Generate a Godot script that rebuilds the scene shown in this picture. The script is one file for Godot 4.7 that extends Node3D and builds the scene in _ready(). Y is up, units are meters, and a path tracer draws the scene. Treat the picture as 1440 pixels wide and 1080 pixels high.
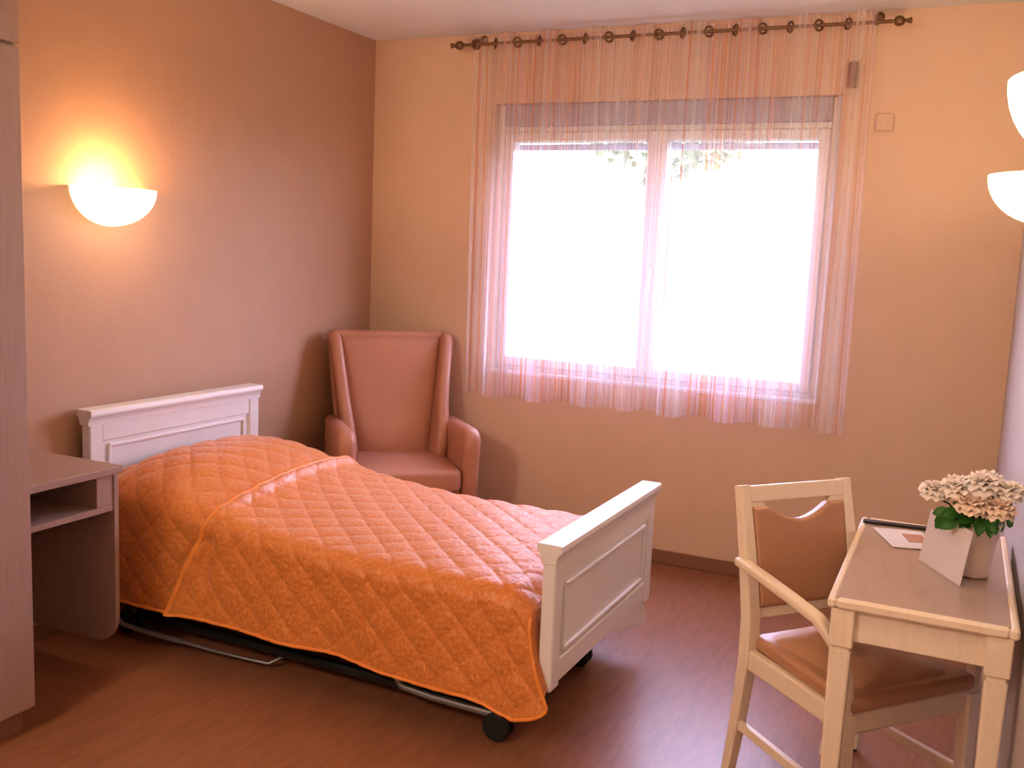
extends Node3D
# A bedroom in a care home: bed under an orange quilt, wing chair in the corner, desk and chair by the window.
# World: x runs along the window wall (left wall at x = 0), z comes out of the window wall towards the camera, y is up.

const ROOM_W := 3.23
const ROOM_H := 2.63
const ROOM_D := 5.60
const WIN_X0 := 0.74
const WIN_X1 := 2.46
const WIN_Y0 := 0.88
const WIN_Y1 := 2.28

var M := {}
var taken := {}
var rng := RandomNumberGenerator.new()

# ------------------------------------------------------------------ camera, sky, light
func set_stage() -> void:
	var cam := Camera3D.new()
	cam.name = "camera"
	cam.fov = 43.174
	cam.near = 0.05
	cam.far = 200.0
	add_child(cam)
	cam.position = Vector3(3.0344, 1.5219, 4.6403)
	cam.rotation = Vector3(-0.1347, 0.4308, 0.0429)
	cam.current = true
	var we := WorldEnvironment.new()
	we.name = "world_environment"
	var e := Environment.new()
	e.background_mode = Environment.BG_SKY
	var sm := ProceduralSkyMaterial.new()
	sm.sky_top_color = Color(0.80, 0.80, 1.0)
	sm.sky_horizon_color = Color(0.90, 0.90, 1.0)
	sm.sky_curve = 0.2
	sm.ground_bottom_color = Color(0.35, 0.36, 0.33)
	sm.ground_horizon_color = Color(0.75, 0.76, 0.78)
	sm.sun_angle_max = 1.0
	var sky := Sky.new()
	sky.sky_material = sm
	e.sky = sky
	e.background_energy_multiplier = 13.0
	e.tonemap_mode = Environment.TONE_MAPPER_LINEAR
	e.tonemap_exposure = 2.25
	e.sdfgi_enabled = true
	e.ssao_enabled = true
	e.ssil_enabled = true
	we.environment = e
	add_child(we)

# ------------------------------------------------------------------ scene helpers
func numbered(called: String) -> String:
	if not taken.has(called):
		taken[called] = 0
		return called
	taken[called] += 1
	return "%s_%03d" % [called, taken[called]]

func thing(called: String, label: String, category: String, at := Vector3.ZERO, turn := 0.0, group := "", kind := "") -> Node3D:
	var o := Node3D.new()
	o.name = numbered(called)
	add_child(o, true)
	o.position = at
	o.rotation.y = turn
	tag(o, label, category, group, kind)
	return o

func tag(o: Node, label: String, category: String, group := "", kind := "") -> void:
	o.set_meta("label", label)
	o.set_meta("category", category)
	if group != "":
		o.set_meta("group", group)
	if kind != "":
		o.set_meta("kind", kind)

func part(called: String, st: SurfaceTool, m: Material, parent: Node) -> MeshInstance3D:
	var o := MeshInstance3D.new()
	o.name = called
	var mesh := st.commit()
	mesh.surface_set_material(0, m)
	o.mesh = mesh
	o.cast_shadow = GeometryInstance3D.SHADOW_CASTING_SETTING_ON
	parent.add_child(o, true)
	return o

func struct(called: String, st: SurfaceTool, m: Material, label: String, category: String) -> MeshInstance3D:
	var o := part(called, st, m, self)
	tag(o, label, category, "", "structure")
	return o

func S() -> SurfaceTool:
	var st := SurfaceTool.new()
	st.begin(Mesh.PRIMITIVE_TRIANGLES)
	return st

# ------------------------------------------------------------------ mesh helpers
func tri(st: SurfaceTool, a: Vector3, b: Vector3, c: Vector3, out: Vector3) -> void:
	var n := (a - c).cross(a - b)
	if n.length_squared() < 1e-18:
		return
	n = n.normalized()
	if n.dot(out) < 0.0:
		var t := b
		b = c
		c = t
		n = -n
	for p in [a, b, c]:
		st.set_normal(n)
		st.set_uv(Vector2(p.x + p.z, p.y))
		st.add_vertex(p)

func quad(st: SurfaceTool, a: Vector3, b: Vector3, c: Vector3, d: Vector3, out: Vector3) -> void:
	tri(st, a, b, c, out)
	tri(st, a, c, d, out)

func trin(st: SurfaceTool, p: Array, n: Array) -> void:
	# smooth triangle with given normals, wound to suit them
	var f: Vector3 = (p[0] - p[2]).cross(p[0] - p[1])
	var order := [0, 1, 2]
	if f.dot(n[0] + n[1] + n[2]) < 0.0:
		order = [0, 2, 1]
	for k in order:
		st.set_normal(n[k])
		st.set_uv(Vector2(p[k].x + p[k].z, p[k].y))
		st.add_vertex(p[k])

# chamfered box
func cbox(st: SurfaceTool, c: Vector3, s: Vector3, b := 0.004, basis := Basis()) -> void:
	var h := s * 0.5
	b = minf(b, minf(h.x, minf(h.y, h.z)) * 0.9)
	var P := func(sx: float, sy: float, sz: float, ax: int) -> Vector3:
		var q := Vector3(sx * (h.x - b), sy * (h.y - b), sz * (h.z - b))
		if ax == 0: q.x = sx * h.x
		if ax == 1: q.y = sy * h.y
		if ax == 2: q.z = sz * h.z
		return c + basis * q
	for sg in [-1.0, 1.0]:
		quad(st, P.call(sg, -1, -1, 0), P.call(sg, 1, -1, 0), P.call(sg, 1, 1, 0), P.call(sg, -1, 1, 0), basis * Vector3(sg, 0, 0))
		quad(st, P.call(-1, sg, -1, 1), P.call(1, sg, -1, 1), P.call(1, sg, 1, 1), P.call(-1, sg, 1, 1), basis * Vector3(0, sg, 0))
		quad(st, P.call(-1, -1, sg, 2), P.call(1, -1, sg, 2), P.call(1, 1, sg, 2), P.call(-1, 1, sg, 2), basis * Vector3(0, 0, sg))
		for s2 in [-1.0, 1.0]:
			quad(st, P.call(sg, s2, -1, 0), P.call(sg, s2, 1, 0), P.call(sg, s2, 1, 1), P.call(sg, s2, -1, 1), basis * Vector3(sg, s2, 0))
			quad(st, P.call(sg, -1, s2, 0), P.call(sg, 1, s2, 0), P.call(sg, 1, s2, 2), P.call(sg, -1, s2, 2), basis * Vector3(sg, 0, s2))
			quad(st, P.call(-1, sg, s2, 1), P.call(1, sg, s2, 1), P.call(1, sg, s2, 2), P.call(-1, sg, s2, 2), basis * Vector3(0, sg, s2))
			for s3 in [-1.0, 1.0]:
				tri(st, P.call(sg, s2, s3, 0), P.call(sg, s2, s3, 1), P.call(sg, s2, s3, 2), basis * Vector3(sg, s2, s3))

# box by its two corners
func bb(st: SurfaceTool, lo: Vector3, hi: Vector3, b := 0.003) -> void:
	cbox(st, (lo + hi) * 0.5, hi - lo, b)

func circle(r: float, n := 16) -> PackedVector2Array:
	var a := PackedVector2Array()
	for i in n:
		a.append(Vector2(cos(TAU * i / n), sin(TAU * i / n)) * r)
	return a

func rrect(w: float, h: float, r: float, n := 4) -> PackedVector2Array:
	var a := PackedVector2Array()
	var cs := [Vector2(w / 2 - r, h / 2 - r), Vector2(-w / 2 + r, h / 2 - r), Vector2(-w / 2 + r, -h / 2 + r), Vector2(w / 2 - r, -h / 2 + r)]
	for k in 4:
		for i in n + 1:
			var t: float = PI / 2 * (k + float(i) / n)
			a.append(cs[k] + Vector2(cos(t), sin(t)) * r)
	return a

# sweep a counter-clockwise section along a polyline; scales are Vector2 per point
func sweep(st: SurfaceTool, pts: Array, sec: PackedVector2Array, scales := [], side := Vector3.ZERO, smooth := true, closed := false) -> void:
	var n := pts.size()
	var m := sec.size()
	var rings := []
	var frames := []
	var last := side
	for i in n:
		var t: Vector3
		if closed:
			t = (pts[(i + 1) % n] - pts[(i - 1 + n) % n]).normalized()
		else:
			t = (pts[mini(i + 1, n - 1)] - pts[maxi(i - 1, 0)]).normalized()
		if last == Vector3.ZERO:
			last = Vector3.UP.cross(t) if absf(t.y) < 0.95 else Vector3.RIGHT.cross(t)
		var sx := (last - t * last.dot(t)).normalized()
		last = sx
		var sy := t.cross(sx).normalized()
		var ring := []
		var sc := Vector2.ONE
		if scales.size() > i:
			sc = scales[i]
		for q in sec:
			ring.append(pts[i] + sx * q.x * sc.x + sy * q.y * sc.y)
		rings.append(ring)
		frames.append([sx, sy, t])
	var en := []
	for k in m:
		var d := sec[(k + 1) % m] - sec[k]
		en.append(Vector2(d.y, -d.x).normalized())
	for i in (n if closed else n - 1):
		var i2 := (i + 1) % n
		for k in m:
			var k2 := (k + 1) % m
			var na: Vector2 = en[k]
			var nb: Vector2 = en[k]
			if smooth:
				na = (en[k] + en[(k - 1 + m) % m]).normalized()
				nb = (en[k] + en[k2]).normalized()
			var f1: Array = frames[i]
			var f2: Array = frames[i2]
			var n1: Vector3 = f1[0] * na.x + f1[1] * na.y
			var n2: Vector3 = f1[0] * nb.x + f1[1] * nb.y
			var n3: Vector3 = f2[0] * nb.x + f2[1] * nb.y
			var n4: Vector3 = f2[0] * na.x + f2[1] * na.y
			trin(st, [rings[i][k], rings[i][k2], rings[i2][k2]], [n1, n2, n3])
			trin(st, [rings[i][k], rings[i2][k2], rings[i2][k]], [n1, n3, n4])
	if not closed:
		var idx := Geometry2D.triangulate_polygon(sec)
		for j in range(0, idx.size(), 3):
			tri(st, rings[0][idx[j]], rings[0][idx[j + 1]], rings[0][idx[j + 2]], -frames[0][2])
			tri(st, rings[n - 1][idx[j]], rings[n - 1][idx[j + 1]], rings[n - 1][idx[j + 2]], frames[n - 1][2])

func tube(st: SurfaceTool, pts: Array, r: float, seg := 10, closed := false) -> void:
	sweep(st, pts, circle(r, seg), [], Vector3.ZERO, true, closed)

# square bar with softened edges from a to b, widths at both ends
func bar(st: SurfaceTool, a: Vector3, b: Vector3, wa: Vector2, wb: Vector2, side := Vector3.ZERO) -> void:
	sweep(st, [a, b], rrect(1.0, 1.0, 0.12, 2), [wa, wb], side, false)

# profile (x = radius, y = height) turned round y
func lathe(st: SurfaceTool, prof: Array, seg := 24, at := Vector3.ZERO, basis := Basis()) -> void:
	var m := prof.size()
	var nn := []
	for j in m:
		var d: Vector2 = prof[mini(j + 1, m - 1)] - prof[maxi(j - 1, 0)]
		nn.append(Vector2(d.y, -d.x).normalized())
	for i in seg:
		var a := TAU * i / seg
		var b := TAU * (i + 1) / seg
		for j in m - 1:
			var P := []
			var N := []
			for q in [[a, j], [b, j], [b, j + 1], [a, j + 1]]:
				var c := cos(q[0])
				var s := sin(q[0])
				var pr: Vector2 = prof[q[1]]
				var n2: Vector2 = nn[q[1]]
				P.append(at + basis * Vector3(pr.x * c, pr.y, pr.x * s))
				N.append(basis * Vector3(n2.x * c, n2.y, n2.x * s))
			if prof[j].x > 1e-6:
				trin(st, [P[0], P[1], P[2]], [N[0], N[1], N[2]])
			if prof[j + 1].x > 1e-6:
				trin(st, [P[0], P[2], P[3]], [N[0], N[2], N[3]])

# counter-clockwise outline extruded along local z by +-half, edges rounded by r
func rprism(st: SurfaceTool, poly: PackedVector2Array, half: float, r: float, steps: int, xf := Transform3D(), smooth := false) -> void:
	var m := poly.size()
	var en := []
	for k in m:
		var d := poly[(k + 1) % m] - poly[k]
		en.append(Vector2(d.y, -d.x).normalized())
	var vn := []
	var mit := []
	for k in m:
		var a: Vector2 = en[(k - 1 + m) % m]
		var b: Vector2 = en[k]
		var v := (a + b).normalized()
		vn.append(v)
		mit.append(v / maxf(0.35, v.dot(b)))
	var levels := []   # [inset, z, angle]
	for i in steps + 1:
		var t := PI / 2 * (1.0 - float(i) / steps)
		levels.append([r * (1.0 - cos(t)), -half + r * (1.0 - sin(t)), -t])
	for i in steps + 1:
		var t := PI / 2 * float(i) / steps
		levels.append([r * (1.0 - cos(t)), half - r * (1.0 - sin(t)), t])
	var bs := xf.basis
	for i in levels.size() - 1:
		var A: Array = levels[i]
		var B: Array = levels[i + 1]
		for k in m:
			var k2 := (k + 1) % m
			var P := []
			var N := []
			for q in [[A, k], [A, k2], [B, k2], [B, k]]:
				var L: Array = q[0]
				var v: Vector2 = poly[q[1]] - mit[q[1]] * L[0]
				P.append(xf * Vector3(v.x, v.y, L[1]))
				var e: Vector2 = vn[q[1]] if smooth else en[k]
				N.append((bs * Vector3(e.x * cos(L[2]), e.y * cos(L[2]), sin(L[2]))).normalized())
			trin(st, [P[0], P[1], P[2]], [N[0], N[1], N[2]])
			trin(st, [P[0], P[2], P[3]], [N[0], N[2], N[3]])
	var ins := PackedVector2Array()
	for k in m:
		ins.append(poly[k] - mit[k] * r)
	var idx := Geometry2D.triangulate_polygon(ins)
	if idx.is_empty():
		idx = Geometry2D.triangulate_polygon(poly)
	for j in range(0, idx.size(), 3):
		for sg in [-1.0, 1.0]:
			tri(st, xf * Vector3(ins[idx[j]].x, ins[idx[j]].y, sg * half), xf * Vector3(ins[idx[j + 1]].x, ins[idx[j + 1]].y, sg * half), xf * Vector3(ins[idx[j + 2]].x, ins[idx[j + 2]].y, sg * half), bs * Vector3(0, 0, sg))

# grid of points p[i][j] with smooth normals; out decides which side is front
func grid(st: SurfaceTool, p: Array, out: Vector3, uv_scale := Vector2.ONE, flip_by := false) -> void:
	var nu := p.size()
	var nv: int = p[0].size()
	var nr := []
	for i in nu:
		var row := []
		for j in nv:
			var du: Vector3 = p[mini(i + 1, nu - 1)][j] - p[maxi(i - 1, 0)][j]
			var dv: Vector3 = p[i][mini(j + 1, nv - 1)] - p[i][maxi(j - 1, 0)]
			var n := du.cross(dv)
			if n.length_squared() < 1e-20:
				n = out
			row.append(n.normalized())
		nr.append(row)
	var mid: Vector3 = nr[nu / 2][nv / 2]
	var sg := 1.0
	if (mid.dot(out) < 0.0) != flip_by:
		sg = -1.0
	for i in nu - 1:
		for j in nv - 1:
			var ks := [[i, j], [i + 1, j], [i + 1, j + 1], [i, j], [i + 1, j + 1], [i, j + 1]]
			if sg > 0.0:
				ks = [[i, j], [i + 1, j + 1], [i + 1, j], [i, j], [i, j + 1], [i + 1, j + 1]]
			for k in ks:
				st.set_normal(nr[k[0]][k[1]] * sg)
				st.set_uv(Vector2(float(k[0]) / (nu - 1) * uv_scale.x, float(k[1]) / (nv - 1) * uv_scale.y))
				st.add_vertex(p[k[0]][k[1]])

# cushion: superellipsoid
func cushion(st: SurfaceTool, c: Vector3, s: Vector3, e1: float, e2: float, basis := Basis(), nu := 40, nv := 24) -> void:
	var p := []
	for i in nu + 1:
		var row := []
		var u := -PI + TAU * i / nu
		for j in nv + 1:
			var v := -PI / 2 + PI * j / nv
			var cv := signf(cos(v)) * pow(absf(cos(v)), e1)
			row.append(c + basis * Vector3(s.x / 2 * cv * signf(cos(u)) * pow(absf(cos(u)), e2), s.y / 2 * signf(sin(v)) * pow(absf(sin(v)), e1), s.z / 2 * cv * signf(sin(u)) * pow(absf(sin(u)), e2)))
		p.append(row)
	grid(st, p, basis * Vector3(1, 0, 0))

# ------------------------------------------------------------------ materials
func mat(called: String, c: Color, rough := 0.6, metal := 0.0) -> StandardMaterial3D:
	var m := StandardMaterial3D.new()
	m.resource_name = called
	m.albedo_color = c
	m.roughness = rough
	m.metallic = metal
	M[called] = m
	return m

func noise_tex(seed_: int, freq: float, ramp: Array, normal := false, strength := 2.0, size := 512, stretch := Vector2.ONE, oct := 4) -> ImageTexture:
	var n := FastNoiseLite.new()
	n.seed = seed_
	n.frequency = freq
	n.fractal_octaves = oct
	n.noise_type = FastNoiseLite.TYPE_SIMPLEX
	var im := Image.create(size, size, false, Image.FORMAT_RGB8)
	var g := Gradient.new()
	if ramp.size() > 1:
		var off := PackedFloat32Array()
		var cols := PackedColorArray()
		for i in ramp.size():
			off.append(float(i) / (ramp.size() - 1))
			cols.append(ramp[i])
		g.offsets = off
		g.colors = cols
	# tileable: walk a torus in 4 directions by blending the borders
	for y in size:
		for x in size:
			var fx := float(x) / size
			var fy := float(y) / size
			var a := n.get_noise_2d(x * stretch.x, y * stretch.y)
			var b := n.get_noise_2d((x - size) * stretch.x, y * stretch.y)
			var c := n.get_noise_2d(x * stretch.x, (y - size) * stretch.y)
			var d := n.get_noise_2d((x - size) * stretch.x, (y - size) * stretch.y)
			var v := lerpf(lerpf(a, b, fx), lerpf(c, d, fx), fy) / sqrt((fx * fx + (1 - fx) * (1 - fx)) * (fy * fy + (1 - fy) * (1 - fy)))
			v = clampf(v * 0.75 + 0.5, 0.0, 1.0)
			im.set_pixel(x, y, g.sample(v) if ramp.size() > 1 else Color(v, v, v))
	if normal:
		im.bump_map_to_normal_map(strength)
	return ImageTexture.create_from_image(im)

func tri_map(m: StandardMaterial3D, scale: Vector3, world := true) -> void:
	m.uv1_triplanar = true
	m.uv1_world_triplanar = world
	m.uv1_scale = scale

func bumps(m: StandardMaterial3D, t: Texture2D, k: float) -> void:
	m.normal_enabled = true
	m.normal_texture = t
	m.normal_scale = k

func make_materials() -> void:
	var fine := noise_tex(5, 0.09, [], true, 3.0, 256)
	var soft := noise_tex(11, 0.03, [], true, 3.0, 256)
	var paint := noise_tex(7, 0.012, [Color(0.985, 0.985, 0.985), Color(1, 1, 1)], false, 1.0, 256)
	var m: StandardMaterial3D
	for a in [["wall_beige", Color(0.83, 0.71, 0.615)], ["wall_taupe", Color(0.70, 0.545, 0.43)], ["wall_pale", Color(0.73, 0.69, 0.68)], ["ceiling_white", Color(0.88, 0.88, 0.88)]]:
		m = mat(a[0], a[1], 0.62)
		m.albedo_texture = paint
		bumps(m, fine, 0.03)
		tri_map(m, Vector3(1.1, 1.1, 1.1))
	# vinyl floor with a wood print, grain along z
	m = mat("floor_wood", Color(1, 1, 1), 0.36)
	m.albedo_texture = noise_tex(21, 0.02, [Color(0.51, 0.32, 0.22), Color(0.54, 0.345, 0.24), Color(0.58, 0.375, 0.265), Color(0.525, 0.33, 0.23)], false, 1.0, 512, Vector2(2.6, 0.35))
	bumps(m, noise_tex(22, 0.03, [], true, 2.0, 256, Vector2(3.0, 0.5)), 0.02)
	tri_map(m, Vector3(0.8, 0.8, 0.8))
	m.metallic_specular = 0.6
	m = mat("skirting", Color(0.52, 0.35, 0.27), 0.45)
	# pale ash-grey laminate of wardrobe and built-in desk
	m = mat("laminate", Color(1, 1, 1), 0.5)
	m.albedo_texture = noise_tex(31, 0.02, [Color(0.59, 0.48, 0.43), Color(0.63, 0.51, 0.46), Color(0.61, 0.495, 0.445)], false, 1.0, 256, Vector2(5.0, 0.4))
	tri_map(m, Vector3(1.5, 1.5, 1.5))
	m = mat("laminate_edge", Color(0.74, 0.62, 0.54), 0.5)
	m = mat("white_lacquer", Color(0.89, 0.875, 0.87), 0.32)
	bumps(m, soft, 0.05)
	tri_map(m, Vector3(2, 2, 2), false)
	# cream wood of table and chair
	m = mat("cream_wood", Color(1, 1, 1), 0.38)
	m.albedo_texture = noise_tex(41, 0.02, [Color(0.92, 0.845, 0.75), Color(0.94, 0.87, 0.78), Color(0.93, 0.855, 0.765)], false, 1.0, 256, Vector2(4.0, 0.5))
	tri_map(m, Vector3(1.6, 1.6, 1.6), false)
	m = mat("table_veneer", Color(1, 1, 1), 0.3)
	m.albedo_texture = noise_tex(43, 0.02, [Color(0.67, 0.57, 0.50), Color(0.70, 0.60, 0.53), Color(0.685, 0.585, 0.515)], false, 1.0, 256, Vector2(4.0, 0.5))
	tri_map(m, Vector3(1.6, 1.6, 1.6), false)
	# leather
	m = mat("armchair_leather", Color(0.70, 0.49, 0.40), 0.40)
	bumps(m, fine, 0.10)
	tri_map(m, Vector3(3, 3, 3), false)
	m = mat("chair_leather", Color(0.72, 0.53, 0.40), 0.34)
	bumps(m, fine, 0.08)
	tri_map(m, Vector3(3, 3, 3), false)
	# quilted satin with a woven pattern
	m = mat("quilt", Color(1, 1, 1), 0.5)
	m.albedo_texture = noise_tex(51, 0.05, [Color(0.78, 0.43, 0.15), Color(0.81, 0.46, 0.17), Color(0.83, 0.49, 0.20), Color(0.86, 0.57, 0.31)], false, 1.0, 512)
	bumps(m, noise_tex(52, 0.03, [], true, 6.0, 512), 0.30)
	tri_map(m, Vector3(1.9, 1.9, 1.9), false)
	m.roughness = 1.0
	m.roughness_texture = noise_tex(53, 0.05, [Color(0.30, 0.30, 0.30), Color(0.50, 0.50, 0.50), Color(0.62, 0.62, 0.62)], false, 1.0, 512)
	m.rim_enabled = true
	m.rim = 0.5
	m = mat("quilt_piping", Color(0.91, 0.54, 0.22), 0.5)
	mat("steel", Color(0.55, 0.55, 0.56), 0.35, 0.7)
	mat("black_steel", Color(0.05, 0.05, 0.055), 0.5)
	mat("black_rubber", Color(0.03, 0.03, 0.03), 0.6)
	mat("bronze", Color(0.46, 0.33, 0.22), 0.35, 0.6)
	mat("window_white", Color(0.87, 0.87, 0.90), 0.35)
	mat("shutter_grey", Color(0.66, 0.65, 0.72), 0.6)
	m = mat("pane_glass", Color(0.95, 0.97, 1.0, 0.06), 0.02)
	m.transparency = BaseMaterial3D.TRANSPARENCY_ALPHA
	# sconce bowl: opal glass, lit from inside
	m = mat("sconce_glass_lit", Color(0.95, 0.92, 0.86), 0.35)
	m.emission_enabled = true
	m.emission = Color(1.0, 0.92, 0.76)
	m.emission_energy_multiplier = 1.1
	m = mat("bulb_glow", Color(1, 0.95, 0.85), 0.5)
	m.emission_enabled = true
	m.emission = Color(1.0, 0.72, 0.38)
	m.emission_energy_multiplier = 4.0
	mat("switch_white", Color(0.80, 0.69, 0.60), 0.5)
	mat("switch_brown", Color(0.45, 0.27, 0.18), 0.6)
	mat("vase_ceramic", Color(0.92, 0.84, 0.79), 0.3)
	m = mat("paper", Color(0.84, 0.80, 0.80), 0.7)
	mat("print_photo", Color(0.70, 0.48, 0.36), 0.6)
	mat("dark_ruler", Color(0.08, 0.05, 0.06), 0.5)
	mat("soil_dark", Color(0.10, 0.05, 0.04), 0.9)
	m = mat("rose_white", Color(0.97, 0.93, 0.90), 0.7)
	m.backlight_enabled = true
	m.backlight = Color(0.3, 0.25, 0.2)
	m = mat("rose_peach", Color(0.96, 0.86, 0.78), 0.7)
	m.backlight_enabled = true
	m.backlight = Color(0.3, 0.22, 0.16)
	mat("stem_green", Color(0.16, 0.30, 0.09), 0.6)
	m = mat("leaf_green", Color(0.17, 0.38, 0.10), 0.5)
	m.backlight_enabled = true
	m.backlight = Color(0.15, 0.3, 0.08)
	mat("lawn_green", Color(0.20, 0.30, 0.12), 0.9)
	mat("bark", Color(0.22, 0.17, 0.13), 0.9)
	m = mat("tree_leaf", Color(0.48, 0.56, 0.44), 0.7)
	for k in 2:
		m = mat("curtain_%d" % k, Color(1, 1, 1), 0.9)
		m.albedo_texture = stripes(61 + k)
		m.transparency = BaseMaterial3D.TRANSPARENCY_ALPHA
		m.cull_mode = BaseMaterial3D.CULL_DISABLED
		m.backlight_enabled = true
		m.backlight = Color(0.9, 0.9, 0.9)

# sheer voile: woven vertical stripes, each with its own dye and density
func stripes(seed_: int) -> ImageTexture:
	var r := RandomNumberGenerator.new()
	r.seed = seed_
	var w := 2048
	var im := Image.create(w, 4, false, Image.FORMAT_RGBA8)
	var dyes := [Color(0.94, 0.90, 0.91), Color(0.88, 0.66, 0.60), Color(0.86, 0.57, 0.40), Color(0.78, 0.46, 0.34), Color(0.90, 0.84, 0.87), Color(0.84, 0.70, 0.76)]
	var x := 0
	var dense := 0.5
	while x < w:
		if r.randf() < 0.05:
			dense = r.randf_range(0.25, 0.85)
		var n := r.randi_range(3, 14)
		var pick := r.randi_range(0, 5)
		if r.randf() > dense:
			pick = [0, 4][r.randi_range(0, 1)]
		var c: Color = dyes[pick]
		var a := r.randf_range(0.18, 0.36) if pick in [0, 4] else r.randf_range(0.3, 0.3 + 0.4 * dense)
		im.fill_rect(Rect2i(x, 0, n, 4), Color(c.r, c.g, c.b, a))
		x += n
	return ImageTexture.create_from_image(im)

# ------------------------------------------------------------------ the room
func build_room() -> void:
	var T := 0.25
	var st := S()
	bb(st, Vector3(-T, -0.2, -T), Vector3(ROOM_W + T, 0, ROOM_D + T), 0.0)
	struct("floor", st, M.floor_wood, "glossy brown wood-look vinyl floor of the bedroom", "floor")
	st = S()
	bb(st, Vector3(-T, ROOM_H, -T), Vector3(ROOM_W + T, ROOM_H + 0.2, ROOM_D + T), 0.0)
	struct("ceiling", st, M.ceiling_white, "plain off-white painted ceiling", "ceiling")
	st = S()
	bb(st, Vector3(-T, 0, 0), Vector3(0, ROOM_H, ROOM_D), 0.0)
	struct("wall_left", st, M.wall_taupe, "taupe brown painted wall behind the bed's headboard", "wall")
	st = S()
	bb(st, Vector3(ROOM_W, 0, 0), Vector3(ROOM_W + T, ROOM_H, ROOM_D), 0.0)
	struct("wall_right", st, M.wall_pale, "pale painted wall that the cream writing table stands against", "wall")
	st = S()
	bb(st, Vector3(-T, 0, ROOM_D), Vector3(ROOM_W + T, ROOM_H, ROOM_D + T), 0.0)
	struct("wall_front", st, M.wall_beige, "beige painted wall opposite the window", "wall")
	st = S()
	bb(st, Vector3(-T, 0, -T), Vector3(WIN_X0, ROOM_H, 0), 0.0)
	bb(st, Vector3(WIN_X1, 0, -T), Vector3(ROOM_W + T, ROOM_H, 0), 0.0)
	bb(st, Vector3(WIN_X0, 0, -T), Vector3(WIN_X1, WIN_Y0, 0), 0.0)
	bb(st, Vector3(WIN_X0, WIN_Y1, -T), Vector3(WIN_X1, ROOM_H, 0), 0.0)
	struct("wall_back", st, M.wall_beige, "beige orange painted wall with the curtained window", "wall")
	st = S()
	bb(st, Vector3(0.0, 0, 0.0), Vector3(ROOM_W, 0.07, 0.012), 0.003)
	struct("baseboard_back", st, M.skirting, "brown wooden baseboard below the window", "baseboard")
	st = S()
	bb(st, Vector3(0.0, 0, 0.012), Vector3(0.012, 0.07, 2.67), 0.003)
	struct("baseboard_left", st, M.skirting, "brown wooden baseboard behind the bed", "baseboard")
	st = S()
	bb(st, Vector3(ROOM_W - 0.012, 0, 0.012), Vector3(ROOM_W, 0.07, ROOM_D), 0.003)
	struct("baseboard_right", st, M.skirting, "brown wooden baseboard behind the writing table", "baseboard")

func build_window() -> void:
	var w := thing("window_1", "white framed double casement window behind the sheer curtains", "window", Vector3((WIN_X0 + WIN_X1) / 2, WIN_Y0, 0), 0.0, "", "structure")
	var o := w.position
	var z0 := -0.13
	var z1 := -0.05
	var L := func(x: float, y: float, z: float) -> Vector3: return Vector3(x, y, z) - o
	var st := S()
	var f := 0.045
	bb(st, L.call(WIN_X0, WIN_Y0, z0), L.call(WIN_X0 + f, WIN_Y1, z1), 0.004)
	bb(st, L.call(WIN_X1 - f, WIN_Y0, z0), L.call(WIN_X1, WIN_Y1, z1), 0.004)
	bb(st, L.call(WIN_X0 + f, WIN_Y0, z0), L.call(WIN_X1 - f, WIN_Y0 + f, z1), 0.004)
	bb(st, L.call(WIN_X0 + f, 2.14, z0), L.call(WIN_X1 - f, 2.17, z1), 0.004)
	part("window_frame", st, M.window_white, w)
	st = S()
	bb(st, L.call(WIN_X0 + f, 2.17, -0.20), L.call(WIN_X1 - f, WIN_Y1, -0.03), 0.006)
	part("shutter_box", st, M.shutter_grey, w)
	# rolled-down end of the shutter, slat by slat
	for k in 6:
		st = S()
		bb(st, L.call(WIN_X0 + 0.02, 2.06 + k * 0.037, -0.185), L.call(WIN_X1 - 0.02, 2.094 + k * 0.037, -0.172), 0.004)
		part("shutter_slat", st, M.shutter_grey, w)
	var mid := 1.61
	for sd in [[WIN_X0 + f, mid], [mid, WIN_X1 - f]]:
		st = S()
		var b := 0.05
		bb(st, L.call(sd[0], WIN_Y0 + f, -0.12), L.call(sd[0] + b, 2.14, -0.035), 0.006)
		bb(st, L.call(sd[1] - b, WIN_Y0 + f, -0.12), L.call(sd[1], 2.14, -0.035), 0.006)
		bb(st, L.call(sd[0] + b, WIN_Y0 + f, -0.12), L.call(sd[1] - b, WIN_Y0 + f + b, -0.035), 0.006)
		bb(st, L.call(sd[0] + b, 2.14 - b, -0.12), L.call(sd[1] - b, 2.14, -0.035), 0.006)
		var sash := part("sash", st, M.window_white, w)
		st = S()
		bb(st, L.call(sd[0] + b, WIN_Y0 + f + b, -0.082), L.call(sd[1] - b, 2.14 - b, -0.078), 0.0)
		part("pane", st, M.pane_glass, sash)
	st = S()
	bb(st, L.call(mid - 0.012, 1.42, -0.035), L.call(mid + 0.012, 1.48, -0.02), 0.004)
	bb(st, L.call(mid - 0.009, 1.35, -0.022), L.call(mid + 0.009, 1.46, -0.008), 0.004)
	part("handle", st, M.window_white, w)
	st = S()
	bb(st, L.call(WIN_X0, WIN_Y0 - 0.001, -0.05), L.call(WIN_X1, WIN_Y0 + 0.02, -0.002), 0.004)
	part("window_sill", st, M.window_white, w)

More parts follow.
